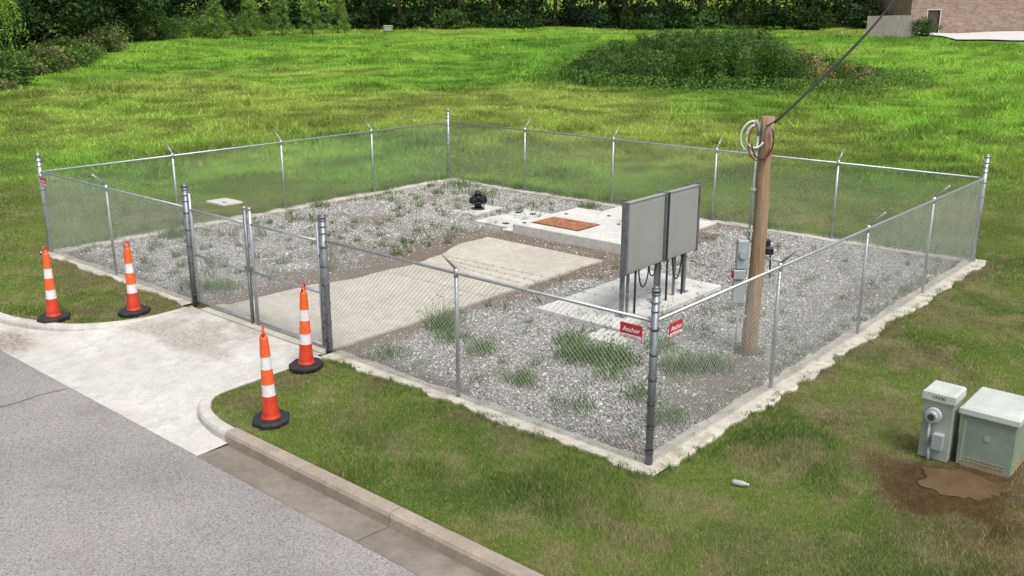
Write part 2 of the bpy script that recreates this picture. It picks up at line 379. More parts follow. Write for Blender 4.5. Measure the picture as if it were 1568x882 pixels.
# mow strip
b=B()
def strip(p0,p1,w_in,w_out,nrm,z=.036,mm=.10,seed=0):
    p0=np.array(p0,float);p1=np.array(p1,float);L_=np.linalg.norm(p1-p0);n=int(L_/.05);d=(p1-p0)/L_;nn=np.array(nrm,float)
    v=[]
    for i in range(n+1):
        p=p0+d*L_*i/n; a=float(fbm(np.array([p[0]+seed]),np.array([p[1]]),1.5,seed,4)[0])-.5; a2=float(fbm(np.array([p[0]+seed]),np.array([p[1]]),4,seed+3,4)[0])-.5
        o1=p+nn*(w_out+mm*(a*1.6+a2*1.5)); i1=p-nn*(w_in+.12*(a2+a*.5))
        v+=[(*o1,-.05),(*o1,z-.01),(*(o1-nn*.02),z),(*(i1),z),(*i1,-.05)]
    b.add(v,[(i*5+j,i*5+j+1,i*5+5+j+1,i*5+5+j) for i in range(n) for j in range(4)],0)
strip((0,-.2),(0,5.6),.12,.20,(-1,0),.036,.15,1)
strip((0,9.45),(0,15.2),.12,.16,(-1,0),.036,.12,2)
strip((-.2,0),(12.2,0),.14,.22,(0,-1),.040,.16,3)
strip((-.2,15),(12.2,15),.2,.14,(0,1),.040,.1,4)
strip((12,-.2),(12,15.2),.2,.14,(1,0),.036,.1,5)
b.build('concrete_mow_strip',[M_strip])

# stones
def stones(n,name):
    X=rng.uniform(.12,11.9,n);Y=rng.uniform(.12,14.9,n)
    k=rng.random(n)>bare(X,Y)*.82
    k&=~((X<7.0)&(Y>5.78)&(Y<8.4)&(rng.random(n)<.998)); k&=~((X<1.4)&(Y>5.7)&(Y<9)&(rng.random(n)<.97))
    k&=~((X<7.05)&(Y>8.3)&(Y<9.0)&(rng.random(n)<.75))
    k&=~((X>3.5)&(X<7)&(Y>2.85)&(Y<4.7)); k&=~((X>7.7)&(X<10.3)&(Y>5.7)&(Y<8.9))
    k&=~((X>8.0)&(X<10)&(Y>9.1)&(Y<10.4)); k&=~((X>8.6)&(X<9.7)&(Y>10.8)&(Y<11.6)); k&=~((X>10.2)&(X<12)&(Y>5.7)&(Y<8))
    X=X[k];Y=Y[k];n=len(X)
    base=np.array([[1,0,0],[0,1,0],[-1,0,0],[0,-1,0],[0,0,1],[0,0,-1]],float)
    r=rng.uniform(.008,.020,n)*(1+.7*(rng.random(n)<.05))
    V=base[None]*r[:,None,None]*rng.uniform(.55,1.35,(n,6,1)); V=V+rng.normal(0,.25,(n,6,3))*r[:,None,None]
    V[:,:,2]*=.7
    w=rng.uniform(0,6.28,n);cw=np.cos(w)[:,None];sw=np.sin(w)[:,None]
    x=V[:,:,0]*cw-V[:,:,1]*sw;y=V[:,:,0]*sw+V[:,:,1]*cw
    zb=.014+np.maximum((fbm(X,Y,1.1,21,4)-.5)*.05,-.006)*.7+r*.3
    zb=np.where((X<7.05)&(Y>5.7)&(Y<9.0),.05,zb)
    V=np.stack([x+X[:,None],y+Y[:,None],V[:,:,2]+zb[:,None]],2).reshape(-1,3)
    fb=np.array([[0,1,4],[1,2,4],[2,3,4],[3,0,4],[1,0,5],[2,1,5],[3,2,5],[0,3,5]])
    F=(fb[None]+np.arange(n)[:,None,None]*6).reshape(-1,3)
    g=.2+.56*rng.random(n); g*=.82+.36*fbm(X,Y,.7,15,3); c=np.stack([g,g*.985,g*.955],1); wm=rng.random(n)<.15; c[wm]*=np.array([.85,.72,.6])
    npmesh(name,V,F,M_stone,np.repeat(c,6,0))
stones(135000,'gravel')

# pads
b=B(); b.box(3.6,6.9,2.92,4.62,-.1,.085,0,.012); b.build('concrete_equipment_pad',[M_pad])
b=B(); b.box(3.05,3.55,2.55,3.2,-.1,.05,0,.012); b.build('concrete_equipment_pad',[M_pad])
b=B(); b.box(7.8,10.25,5.8,8.8,-.1,.25,0,.02)
b.box(8.15,8.95,7.2,8.5,.25,.268,1,.004); b.box(8.12,8.98,7.17,8.53,.2505,.258,2)
b.box(8.16,8.18,7.84,7.86,.268,.275,2); b.box(8.3,8.8,7.845,7.855,.2685,.27,2)
for x,y in [(8.0,8.62),(9.4,8.5),(9.9,7.6),(9.3,6.9)]: b.tube((x,y,.245),(x,y,.262),.05,2,12)
b.box(10.27,12.0-.25,5.75,8.6,-.1,.06,0,.012)
b.build('valve_vault',[M_pad,M_rust,M_cast])
b=B(); b.box(9.45,9.8,6.1,6.75,.25,.72,0,.02); b.box(9.42,9.83,6.07,6.78,.72,.75,0,.01); b.box(9.444,9.449,6.2,6.65,.32,.66,1); b.build('control_box',[M_lgrey,M_galvd])
b=B(); b.box(8.1,9.95,9.2,10.3,-.1,.055,0,.012)
for x,y in [(8.35,9.5),(9.6,9.7),(9.5,10.1)]: b.tube((x,y,.05),(x,y,.06),.09,1,14); b.tube((x,y,.06),(x,y,.064),.06,1,14)
b.box(7.86,8.15,8.82,9.18,-.1,.05,0,.01)
b.build('manhole_pad',[M_pad,M_cast])
b=B(); b.box(8.6,9.7,10.78,11.55,-.1,.06,0,.012); b.build('concrete_pad',[M_pad])
b=B(); x,y=9.15,11.15
b.tube((x,y,.05),(x,y,.40),.09,0,14); b.tube((x,y,.05),(x,y,.09),.17,0,16); b.tube((x,y,.22),(x,y,.26),.16,0,16); b.tube((x,y,.36),(x,y,.40),.16,0,16)
b.tube((x,y,.40),(x,y,.54),.11,0,14,.05); b.tube((x-.2,y,.31),(x+.2,y,.31),.06,0,12); b.tube((x,y-.2,.31),(x,y+.2,.31),.06,0,12); b.tube((x+.2,y,.31),(x+.24,y,.31),.09,0,12);b.tube((x-.24,y,.31),(x-.2,y,.31),.09,0,12)
b.tube((x,y-.24,.31),(x,y-.2,.31),.09,0,12)
for k in range(8):
    w=k*math.pi/4; b.tube((x+.14*math.cos(w),y+.14*math.sin(w),.2),(x+.14*math.cos(w),y+.14*math.sin(w),.42),.012,0,6)
b.build('fire_hydrant_valve',[M_cast])
zz=float(tz(5.5,17)); b=B(); b.box(5.2,5.8,16.6,17.4,-.1,zz+.05,0,.012); b.tube((5.4,16.85,zz+.03),(5.4,16.85,zz+.058),.06,1,10); b.build('concrete_marker_slab',[M_pad,M_cast])

# ---------- fence ----------
fence=empty('chain_link_fence'); H=1.74
def fabric(b,p0,p1,z0,z1,d=.072,r=.0024):
    p0=np.array(p0,float);p1=np.array(p1,float);L_=np.linalg.norm(p1-p0);t=(p1-p0)/L_;n=np.array([-t[1],t[0]]);h=z1-z0
    for s_ in (1,-1):
        k=int((L_+h)/d)+1
        for i in range(k):
            u0=-h+i*d+.01; a=(u0,z0);c=(u0+h,z1)
            ua,za=a;uc,zc=c
            if ua<0: za+=-ua;ua=0
            if uc>L_: zc-=uc-L_;uc=L_
            if uc-ua<.02: continue
            if s_<0: ua,uc=L_-ua,L_-uc
            off=n*.0028*s_
            A_=np.array([*(p0+t*ua+off),za]);C_=np.array([*(p0+t*uc+off),zc])
            dd=C_-A_;dd/=np.linalg.norm(dd);e1=np.array([n[0],n[1],0]);e2=np.cross(dd,e1)
            v=[];
            for P_ in (A_,C_):
                for q in range(3):
                    w=q*2.0944; v.append(P_+r*(math.cos(w)*e1+math.sin(w)*e2))
            b.add(v,[(0,1,4,3),(1,2,5,4),(2,0,3,5)],0,True)
off=.035
fb=B()
fabric(fb,(-off,0.03),(-off,5.66),.06,H); fabric(fb,(-off,9.44),(-off,15),.06,H)
fabric(fb,(0,-off),(12,-off),.06,H); fabric(fb,(0,15+off),(12,15+off),.06,H,r=.002); fabric(fb,(12+off,0),(12+off,15),.06,H,r=.002)
fb.build('fabric',[M_wire],parent=fence)
pb=B()
def bands(x,y,r,h,n=6,dx=0,dy=0):
    for k in range(n):
        z=.2+(h-.45)*k/(n-1); pb.tube((x,y,z-.012),(x,y,z+.012),r+.006,1,12)
        if dx or dy: pb.tube((x,y,z),(x+dx*(r+.035),y+dy*(r+.035),z),.009,1,6)
def corner(x,y,h=2.12,r=.042,m=0,dirs=()):
    pb.tube((x,y,-.05),(x,y,h-.03),r,m,14); pb.tube((x,y,h-.045),(x,y,h-.01),r+.008,m,14); pb.tube((x,y,h-.01),(x,y,h+.02),r+.005,m,14,.015)
    for d in dirs: bands(x,y,r,1.9,6,*d)
    for z in (1.86,1.96,2.05): pb.tube((x,y,z-.01),(x,y,z+.01),r+.006,1,12)
corner(0,0,2.12,.044,1,[(0,1),(1,0)]); corner(12,0,2.2,.042,0,[(0,1)]); corner(12,15,2.12,.042,0,[(-1,0)]); corner(0,15,2.12,.042,0,[(1,0)])
corner(0,5.7,2.12,.055,1,[(0,-1),(0,1)]); corner(0,9.4,2.14,.055,1,[(0,1),(0,-1)])
def line(x,y,ox,oy):
    pb.tube((x,y,-.05),(x,y,H-.02),.026,0,10); pb.tube((x,y,H-.05),(x,y,H+.06),.033,0,10)
    a=(x,y,H+.05); c=(x+ox*.24,y+oy*.24,H+.29); pb.tube(a,c,.019,0,6,.015)
for y in (3,12.2): line(0,y,-1,0)
for x in (3,6,9): line(x,0,0,-1); line(x,15,0,1)
for y in (3,6,9,12): line(12,y,1,0)
for a,c in [((0,0,H),(0,5.7,H)),((0,9.4,H),(0,15,H)),((0,0,H),(12,0,H)),((0,15,H),(12,15,H)),((12,0,H),(12,15,H))]:
    pb.tube(a,c,.021,0,10)
for a,c in [((0,0,.09),(0,5.7,.09)),((0,9.4,.09),(0,15,.09)),((0,0,.09),(12,0,.09)),((0,15,.09),(12,15,.09)),((12,0,.09),(12,15,.09))]:
    pb.tube(a,c,.003,0,5)
pb.build('posts_and_rails',[M_galv,M_galvd],parent=fence)
wb=B()
def barb(P):
    wb.path(P,.0017,0,5)
    for i in range(len(P)-1):
        a=np.array(P[i]);c=np.array(P[i+1]);L_=np.linalg.norm(c-a)
        for k in range(int(L_/.14)):
            q=a+(c-a)*(k+.5)/int(L_/.14); 
            for e in ((.014,.0,.014),(0,.014,-.014)): wb.tube(q-np.array(e),q+np.array(e),.0018,0,4,caps=False)
for f_ in (.3,.65,.97):
    o_=.22*f_; z=H+.05+.23*f_; zz=1.86+.1*(f_/.33-1)
    barb([(0,0.0,zz-.08),(-o_,3,z)])
wb.build('barbed_wire',[M_galvd],parent=fence)
# gate
gate=empty('chain_link_gate'); gb=B(); gf=B()
for y0,y1 in ((5.83,7.53),(7.67,9.29)):
    for z in (.1,.93,H-.02): gb.tube((0,y0,z),(0,y1,z),.022,0,10)
    fabric(gf,(-.026,y0),(-.026,y1),.1,H-.02)
gb.tube((0,5.83,.08),(0,5.83,2.0),.024,0,10); gb.tube((0,9.27,.08),(0,9.27,2.0),.024,0,10)
gb.tube((0,7.53,.06),(0,7.53,1.96),.03,0,12); gb.tube((0,7.67,.06),(0,7.67,1.96),.03,1,12); 
for y in (7.53,7.67): gb.tube((0,y,1.95),(0,y,1.99),.036,0,12,.02)
gb.box(-.06,-.035,7.5,7.7,.95,1.02,1); gb.tube((-.05,7.6,0.06),(-.05,7.6,1.0),.01,1,8)
for y,hy in ((5.77,5.7),(9.33,9.4)):
    for z in (.35,1.5): gb.tube((0,y-.06,z),(0,y+.06,z),.02,1,8)
gb.build('frame',[M_galv,M_galvd],parent=gate); gf.build('fabric',[M_wire],parent=gate)
# signs
def sign(x,y,z,rz,w=.26,h=.16):
    b=B(); b.box(-w/2,w/2,-.003,.003,-h/2,h/2,0); b.box(-w/2+.008,w/2-.008,-.0045,-.003,-h/2+.008,-h/2+.045,1)
    e=empty('fence_sign',(x,y,z),rz); b.build('plate',[M_sred,M_wh],parent=e)
    for body,zz,sz,mm in (('Anchor',-.008,.074,M_wh),('FENCE  555-0142',-h/2+.016,.024,M_sred)):
        cu=bpy.data.curves.new('lettering','FONT'); cu.body=body; cu.size=sz; cu.align_x='CENTER'; cu.extrude=.0008; cu.offset=.0015 if sz>.05 else 0; cu.shear=.2 if sz>.05 else 0; cu.materials.append(mm)
        o=bpy.data.objects.new('lettering',cu); o.location=(0,-.0062,zz); o.rotation_euler=(math.pi/2,0,0); link(o,e)
sign(-.05,.27,1.58,math.radians(-90),.29,.17); sign(.36,-.05,1.58,0,.27,.16); sign(-.05,14.8,1.56,math.radians(-90),.28,.16)

# ---------- control panel rack ----------
rk=empty('control_panel_rack'); b=B()
Yp=3.2
for x in (4.14,5.17,6.08):
    b.box(x-.03,x+.03,Yp+.02,Yp+.08,.08,2.06,1); b.box(x-.07,x+.07,Yp-.04,Yp+.14,.083,.095,1)
for x in (4.30,5.27): b.box(x-.018,x+.018,Yp+.03,Yp+.07,.08,.9,1)
b.box(5.73,5.77,Yp+.03,Yp+.07,.08,.9,1)
for z in (.95,1.5,1.95): b.box(4.1,6.18,Yp-.02,Yp+.017,z-.02,z+.02,1)
b.build('unistrut_frame',[M_galv,M_galvd],parent=rk)
b=B()
for x0,x1 in ((4.03,5.10),(5.22,6.20)):
    b.box(x0,x1,Yp-.10,Yp-.03,.86,2.02,0,.012)
    b.box(x0-.012,x1+.012,Yp-.115,Yp-.02,2.02,2.035,0)
    b.box(x0+.05,x1-.05,Yp-.1055,Yp-.1005,.9,1.97,0,.002)
b.box(5.105,5.215,Yp-.14,Yp-.05,.86,2.05,1); b.box(3.985,4.025,Yp-.12,Yp-.02,.84,2.04,1); b.box(6.205,6.25,Yp-.12,Yp-.02,.84,2.08,1)
b.box(5.135,5.185,Yp-.1445,Yp-.1405,.87,2.04,2)
b.build('stainless_panels',[M_ss,M_galvd,M_cast],parent=rk)
b=B()
def arc(x0,x1,y,zt,zl,r): b.path([(x0+(x1-x0)*(.5-.5*math.cos(math.pi*t)),y,zt-(zt-zl)*math.sin(math.pi*t)) for t in np.linspace(0,1,18)],r,0,8)
arc(4.5,4.8,Yp-.03,.87,.5,.013); arc(4.85,5.08,Yp,.87,.62,.012); arc(5.55,5.85,Yp-.03,.87,.42,.014)
for x in (4.42,5.4,5.92): b.tube((x,Yp-.02,.08),(x,Yp-.02,.88),.02,0,8)
b.build('conduits',[M_black],parent=rk)

# ---------- utility pole ----------
up=empty('utility_pole',(4.1,.9,0)); b=B()
pts=[(0.012*math.sin(z*1.3),.008*math.cos(z*2),z) for z in np.linspace(-.1,3.54,16)]
b.path([(p[0]+.02*p[2]*CA*.6,p[1]-.02*p[2]*SA*.6,p[2]) for p in pts],[.116-.006*z for z in np.linspace(0,3.54,16)],0,18); b.build('pole',[M_wood],parent=up)
hw=bpy.data.objects.new('hardware',None); hw.rotation_euler=(0,0,YAW); link(hw,up)
b=B()
b.box(-.29,-.135,-.12,.02,1.35,1.78,0,.01); b.tube((-.215,-.12,1.58),(-.215,-.17,1.58),.06,0,16)
b.box(-.31,-.15,-.10,.02,.83,1.18,0,.01); b.box(-.33,-.17,-.13,.0,1.2,1.34,0,.008); b.box(-.36,-.33,-.1,-.07,1.22,1.33,1,.004)
b.tube((-.21,-.02,.0),(-.21,-.02,.85),.016,0,8); b.tube((-.13,-.03,1.78),(-.10,-.03,3.3),.015,0,10)
for z in (.6,1.9,2.5,3.1): b.box(-.15,-.08,-.07,.02,z,z+.03,0)
b.path([(-.10,-.03,3.28),(-.10,-.03,3.4),(-.15,-.05,3.47),(-.21,-.08,3.45)],[.022,.03,.04,.035],0,10)
b.box(.13,.24,-.06,.06,1.55,1.66,2,.01); b.box(.12,.19,-.05,.05,1.68,1.78,2,.01); b.tube((.1,0,1.5),(.48,-.1,1.45),.018,0,8); b.tube((.21,0,1.55),(.23,0,1.2),.012,2,6)
b.build('meter_boxes',[M_lgrey,M_sred,M_cast],parent=hw)
b=B()
def loop(c,rx,rz,a0,a1,r,m,tw=0):
    b.path([(c[0]+rx*math.cos(a),c[1]+tw*math.sin(a*.5),c[2]+rz*math.sin(a)) for a in np.linspace(math.radians(a0),math.radians(a1),20)],r,m,7)
loop((-.18,-.1,3.27),.18,.22,80,275,.013,0); loop((-.16,-.13,3.28),.13,.16,100,330,.012,0); loop((-.1,-.14,3.2),.16,.26,120,345,.010,1); loop((-.06,-.15,3.22),.15,.26,190,400,.010,2)
b.tube((-.02,-.14,3.42),(.14,-.05,3.5),.01,2,6)
b.build('service_cables',[M_wirew,M_wirer,M_black],parent=hw)
# overhead service line
b=B(); p0=np.array([4.1+.1,.9-.1,3.46]); e=N(50.5,125); p1=np.array([e[0],e[1],12.8])
P=[]
for t in np.concatenate([np.linspace(0,.12,14)[:-1],np.linspace(.12,1,24)]):
    q=p0+(p1-p0)*t; q[2]-=1.5*4*t*(1-t); P.append(q)
b.path(P,[.016+.07*t for t in np.linspace(0,1,len(P))],0,6); b.build('overhead_cable',[simple('cable_insulation',(.006,.006,.006),.9,0,.1)])

# ---------- delineator cones ----------
def cone(x,y,z,rz,tilt=0):
    b=B(); R=.27
    v=[];
    for zz,r in ((0,R),(.035,R),(.055,R*.86)):
        for k in range(8):
            w=math.pi/8+k*math.pi/4; v.append((r*math.cos(w)*1.05,r*math.sin(w)*.9,zz))
    b.add(v,[tuple(range(8))[::-1],tuple(range(16,24))]+[(k+o,(k+1)%8+o,(k+1)%8+8+o,k+8+o) for o in (0,8) for k in range(8)],2)
    prof=[(.05,.122,1),(.09,.108,1),(.35,.086,1),(.352,.083,3),(.50,.078,3),(.502,.081,0),(.70,.071,0),(.702,.068,3),(.86,.062,3),(.862,.065,0),(1.10,.052,0),(1.13,.035,0)]
    seg=20
    for (z0,r0,_),(z1,r1,m) in zip(prof[:-1],prof[1:]):
        b.path([(0,0,z0),(0,0,z1)],[r0,r1],m,seg,False)
    b.path([(.05*math.cos(a),0,1.17+.06*math.sin(a)) for a in np.linspace(-.9,math.pi+.9,14)],.014,1,8); b.tube((0,0,1.10),(0,0,1.14),.035,1,12)
    o=b.build('traffic_delineator_cone',[M_or,M_red,M_black,M_wh],(x,y,z),rz); o.rotation_euler=(tilt,tilt*.5,rz)
cone(-2.0,10.45,.03,.3,.01); cone(-.95,9.75,.03,.1); cone(-.62,5.45,.035,.5,.02); cone(-2.08,4.25,.03,.9,-.015)

# ---------- utility pedestals ----------
pd=B(); x0=2.3
pd.box(x0,x0+.34,-2.52,-2.2,0,.78,0,.012); pd.box(x0-.025,x0+.36,-2.54,-2.18,.70,.84,1,.025)
pd.tube((x0-.01,-2.33,.56),(x0-.06,-2.33,.56),.085,1,20); pd.tube((x0-.06,-2.33,.56),(x0-.13,-2.33,.56),.07,3,20,.06); pd.tube((x0-.131,-2.33,.56),(x0-.134,-2.33,.56),.04,4,14)
pd.box(x0-.09,x0-.003,-2.47,-2.36,.16,.36,2,.01); pd.tube((x0-.04,-2.33,.16),(x0-.04,-2.33,.0),.018,1,8); pd.tube((x0-.04,-2.30,.46),(x0-.04,-2.30,.2),.015,1,8)
pd.build('meter_pedestal',[M_ggrey,M_wpaint,M_lgrey,M_glass,M_dark])
cu=bpy.data.curves.new('numbers','FONT'); cu.body='19390'; cu.size=.06; cu.align_x='CENTER'; cu.extrude=.0005; cu.materials.append(M_dark)
o=bpy.data.objects.new('numbers',cu); o.location=(x0-.0275,-2.36,.75); o.rotation_euler=(math.pi/2,0,math.radians(-90)); scene.collection.objects.link(o)
o.parent=bpy.data.objects['meter_pedestal']
b=B(); b.box(2.38,3.1,-3.17,-2.6,0,.60,0,.01); b.box(2.35,3.13,-3.2,-2.57,.6,.72,1,.03)
b.box(2.376,2.38,-2.66,-2.63,.05,.55,2); b.box(2.372,2.379,-2.92,-2.86,.36,.42,2,.001)
for k in range(9):
    y=-2.68-.05*k; b.box(2.374,2.3795,y-.018,y+.018,.06,.075,3); b.box(2.374,2.3795,y-.018,y+.018,.10,.115,3)
for k in range(7):
    x=2.5+.07*k; b.box(x-.02,x+.02,-3.1755,-3.1705,.06,.075,3); b.box(x-.02,x+.02,-3.1755,-3.1705,.10,.115,3)
b.box(2.377,2.3795,-3.12,-2.65,.0,.045,3); b.box(2.42,3.06,-3.1735,-3.1705,.0,.045,3)
b.build('utility_pedestal',[M_green,M_wpaint,M_ggrey,simple('vent_tan',(.3,.22,.14),.7)])
patch('puddle',1.88,-2.82,.34,.42,.0,M_water,6.,lambda x,y: .010,amp=.55)
# bottle
bx,by=N(2.40,9.40); b=B(); z=float(tz(bx,by))+.05
b.path([(0,0,0),(.02,0,0),(.10,0,0),(.13,0,0),(.155,0,0),(.165,0,0)],[.02,.03,.03,.025,.012,.012],0,14); b.tube((.165,0,0),(.18,0,0),.014,1,10)
b.build('plastic_bottle',[M_glass,M_wh],(bx,by,z),math.radians(-75))

# ---------- vegetation ----------
def blades(X,Y,Z,h,w,lean,col,name,parent=None):
    n=len(X); a=rng.uniform(0,6.283,n); d=rng.uniform(0,6.283,n); l=lean*h*rng.random(n)
    P=np.zeros((n,3,3)); P[:,0,0]=X-np.cos(a)*w; P[:,0,1]=Y-np.sin(a)*w; P[:,0,2]=Z-.01
    P[:,1,0]=X+np.cos(a)*w; P[:,1,1]=Y+np.sin(a)*w; P[:,1,2]=Z-.01
    P[:,2,0]=X+np.cos(d)*l; P[:,2,1]=Y+np.sin(d)*l; P[:,2,2]=Z+h
    F=np.arange(n*3).reshape(n,3)
    return npmesh(name,P.reshape(-1,3),F,M_blade,np.repeat(col,3,0),parent=parent)
n=1300000
ang=rng.uniform(-.60,.60,n); u=rng.random(n); d=1/(1/6.5+(1/112-1/6.5)*u)   # denser close by
sx=d*np.sin(ang)*1.0; sy=d*np.cos(ang)
X,Y=N(sx,sy); X=np.asarray(X);Y=np.asarray(Y)
k=(X>-2.44)&~((X>-.17)&(X<12.15)&(Y>-.17)&(Y<15.15))&~in_apron(X,Y,.18)&(sy<109)
k&=~((X>5.15)&(X<5.85)&(Y>16.5)&(Y<17.45)); k&=~((X>2.28)&(X<3.15)&(Y>-3.2)&(Y<-2.2)); k&=~((X<0)&(X>-.4)&(Y>5.6)&(Y<9.5))
k&=~((sx>40)&(sy>86))
X=X[k];Y=Y[k];sx=sx[k];sy=sy[k];d=d[k];n=len(X)
e=np.minimum.reduce([np.where((Y>-.4)&(Y<15.4),np.abs(X+.17),9),np.where((X>-.4)&(X<12.4),np.abs(Y+.17),9)])
k=~((e<.16)&(X<12)&(Y<15.2)&(rng.random(n)<.7*(fbm(X,Y,1.5,33,3)>.45)+.2))
k&=rng.random(n)>dirtmask(X,Y)*.85
k&=rng.random(n)>blob(X,Y,1.75,-2.8,.85,1.)
X=X[k];Y=Y[k];sx=sx[k];sy=sy[k];d=d[k];n=len(X)
fz=ss(24,36,sy)*ss(-2,8,X)
cl=fbm(X,Y,.9,77,4); cl2=fbm(X,Y,.16,78,3)
lush=ss(.5,.7,fbm(X,Y,.8,91,3))
h=(.012+.025*rng.random(n)+.035*lush)*(1-fz)+fz*(.04+.07*rng.random(n)+.28*ss(.45,.72,cl)*ss(.3,.55,cl2))
w=np.maximum(.003,d*.00034)*rng.uniform(.7,1.4,n)*(1+fz*.4)
c=gcol(X,Y)*rng.uniform(.62,1.42,(n,1))*1.08
c=c*(1-.22*lush*(1-fz))[:,None]
st=rng.random(n)<.15*(1-.6*fz); c[st]=np.array([.42,.38,.20])*rng.uniform(.7,1.2,(st.sum(),1))
blades(X,Y,tz(X,Y),h,w,1.5,c,'grass')
# weeds in the yard
wx=[];wy=[];wh=[];ww=[];wc=[];LP=[];LC=[]
def clump(cx,cy,r,n,h,col=(.125,.205,.06),leafy=0):
    m=int(n); a=rng.uniform(0,6.28,m); q=rng.random(m)**.7*r
    wx.append(cx+q*np.cos(a));wy.append(cy+q*np.sin(a)); wh.append(h*rng.uniform(.3,1.,m)*(1-.4*q/r)); ww.append(rng.uniform(.003,.008,m)); wc.append(np.array(col)*rng.uniform(.55,1.5,(m,1)))
    if leafy:
        for _ in range(max(2,int(n/22))):
            x,y=cx+rng.normal()*r*.5,cy+rng.normal()*r*.5; hh=h*rng.uniform(.5,1.25); k=int(18*leafy); t=rng.random(k)
            dx,dy=rng.normal(size=2)*.25*hh
            LP.append(np.stack([x+dx*t+rng.normal(size=k)*.035,y+dy*t+rng.normal(size=k)*.035,.03+hh*t],1)); LC.append(np.array(col)*rng.uniform(.6,1.5,(k,1)))
for cx,cy,r,n_,h in [(2.4,14.4,.3,200,.4),(.8,9.9,.45,340,.3),(.5,10.3,.4,200,.22),(1.9,5.2,.3,280,.6),(1.6,4.7,.3,190,.4),(2.25,2.7,.38,420,.45),(2.5,2.25,.42,420,.45),(2.7,3.2,.3,200,.4),(1.0,2.75,.25,180,.3),(2.8,1.3,.35,340,.4),
   (3.2,1.0,.35,240,.35),(1.5,4.0,.25,160,.3),(1.6,1.2,.3,170,.35),(.5,4.9,.35,220,.18),(1.2,.5,.3,180,.35),(2.0,1.9,.3,160,.4),(.7,1.6,.3,150,.35),(3.4,2.0,.3,150,.3),(6.8,14.6,.3,140,.4),(4.9,3.0,.2,40,.2),(4.1,.9,.22,160,.18),(11.4,13.9,.6,300,.35),(11.3,9.2,.3,150,.45),(10.8,12.4,.5,180,.3),(2.8,14.5,.35,140,.3)]:
    clump(cx,cy,r,n_,h,leafy=1)
for _ in range(230):
    cx=rng.uniform(.5,11);cy=rng.uniform(9.2,14.7); clump(cx,cy,rng.uniform(.06,.2),rng.integers(10,36),rng.uniform(.12,.42),(.125,.19,.06),.6)
for _ in range(140):
    cx=rng.uniform(.4,11.5);cy=rng.uniform(.3,5.5); clump(cx,cy,rng.uniform(.05,.18),rng.integers(8,30),rng.uniform(.06,.26),(.125,.19,.065),.5)
for _ in range(60):
    t=rng.uniform(0,12); clump(t,.2+rng.uniform(-.05,.15),.12,20,.12); 
for _ in range(60): clump(rng.uniform(.2,12),15.1+rng.uniform(-.1,.25),.2,40,.3)
for _ in range(80): clump(12.1+rng.uniform(-.1,.3),rng.uniform(0,15),.2,40,.3)
for _ in range(140):
    if rng.random()<.6: clump(rng.uniform(-.2,12),-.2-rng.uniform(-.04,.12),.07,18,.08)
    else: clump(-.2-rng.uniform(-.04,.1),rng.uniform(-.2,5.5),.07,18,.08)
X=np.concatenate(wx);Y=np.concatenate(wy)
wd=empty('weeds')
blades(X,Y,np.full(len(X),.03),np.concatenate(wh),np.concatenate(ww),1.1,np.concatenate(wc),'blades',wd)

def leaves(C,size,col,name,parent=None,asp=.6,mat=None):
    n=len(C); a=rng.normal(size=(n,3)); a/=np.linalg.norm(a,axis=1)[:,None]; t=rng.normal(size=(n,3)); bb=np.cross(a,t); bb/=np.linalg.norm(bb,axis=1)[:,None]
    s=np.asarray(size).reshape(-1,1)*rng.uniform(.6,1.3,(n,1))
    V=np.stack([C-a*s,C+bb*s*asp,C+a*s,C-bb*s*asp],1).reshape(-1,3)
    return npmesh(name,V,np.arange(n*4).reshape(n,4),mat or M_leaf,np.repeat(col,4,0),parent=parent)
leaves(np.concatenate(LP),.018,np.concatenate(LC),'leaves',wd,.45)
def crown(cx,cy,cz,rx,rz,ncl,per,col,spread=.22,low=-.75):
    """leaf clumps through an uneven ellipsoidal volume"""
    th=rng.uniform(0,6.283,ncl); ph=rng.uniform(low,1,ncl); rr=rng.uniform(.55,1.05,ncl)*(1+.25*np.sin(th*3+cx)); q=np.sqrt(np.maximum(0,1-ph**2))
    cc=np.stack([cx+rx*rr*q*np.cos(th),cy+rx*rr*q*np.sin(th),cz+rz*ph*rr],1)
    P=np.repeat(cc,per,0)+rng.normal(size=(ncl*per,3))*np.array([1,1,.6])*rx*spread
    tone=np.repeat(rng.uniform(.5,1.5,(ncl,1)),per,0)
    c=np.array(col)*tone*rng.uniform(.75,1.25,(ncl*per,1))
    return P,c
def trunk(b,x,y,z,h,r):
    b.path([(x,y,z-.3),(x+rng.normal()*.15,y+rng.normal()*.15,z+h*.5),(x+rng.normal()*.3,y+rng.normal()*.3,z+h)],[r,r*.75,r*.4],0,8)
    for _ in range(4):
        w=rng.uniform(0,6.28); z0=z+h*rng.uniform(.3,.8); l=h*.35; b.path([(x,y,z0),(x+math.cos(w)*l*.6,y+math.sin(w)*l*.6,z0+l*.35),(x+math.cos(w)*l,y+math.sin(w)*l,z0+l*.8)],[r*.4,r*.25,r*.1],0,6)
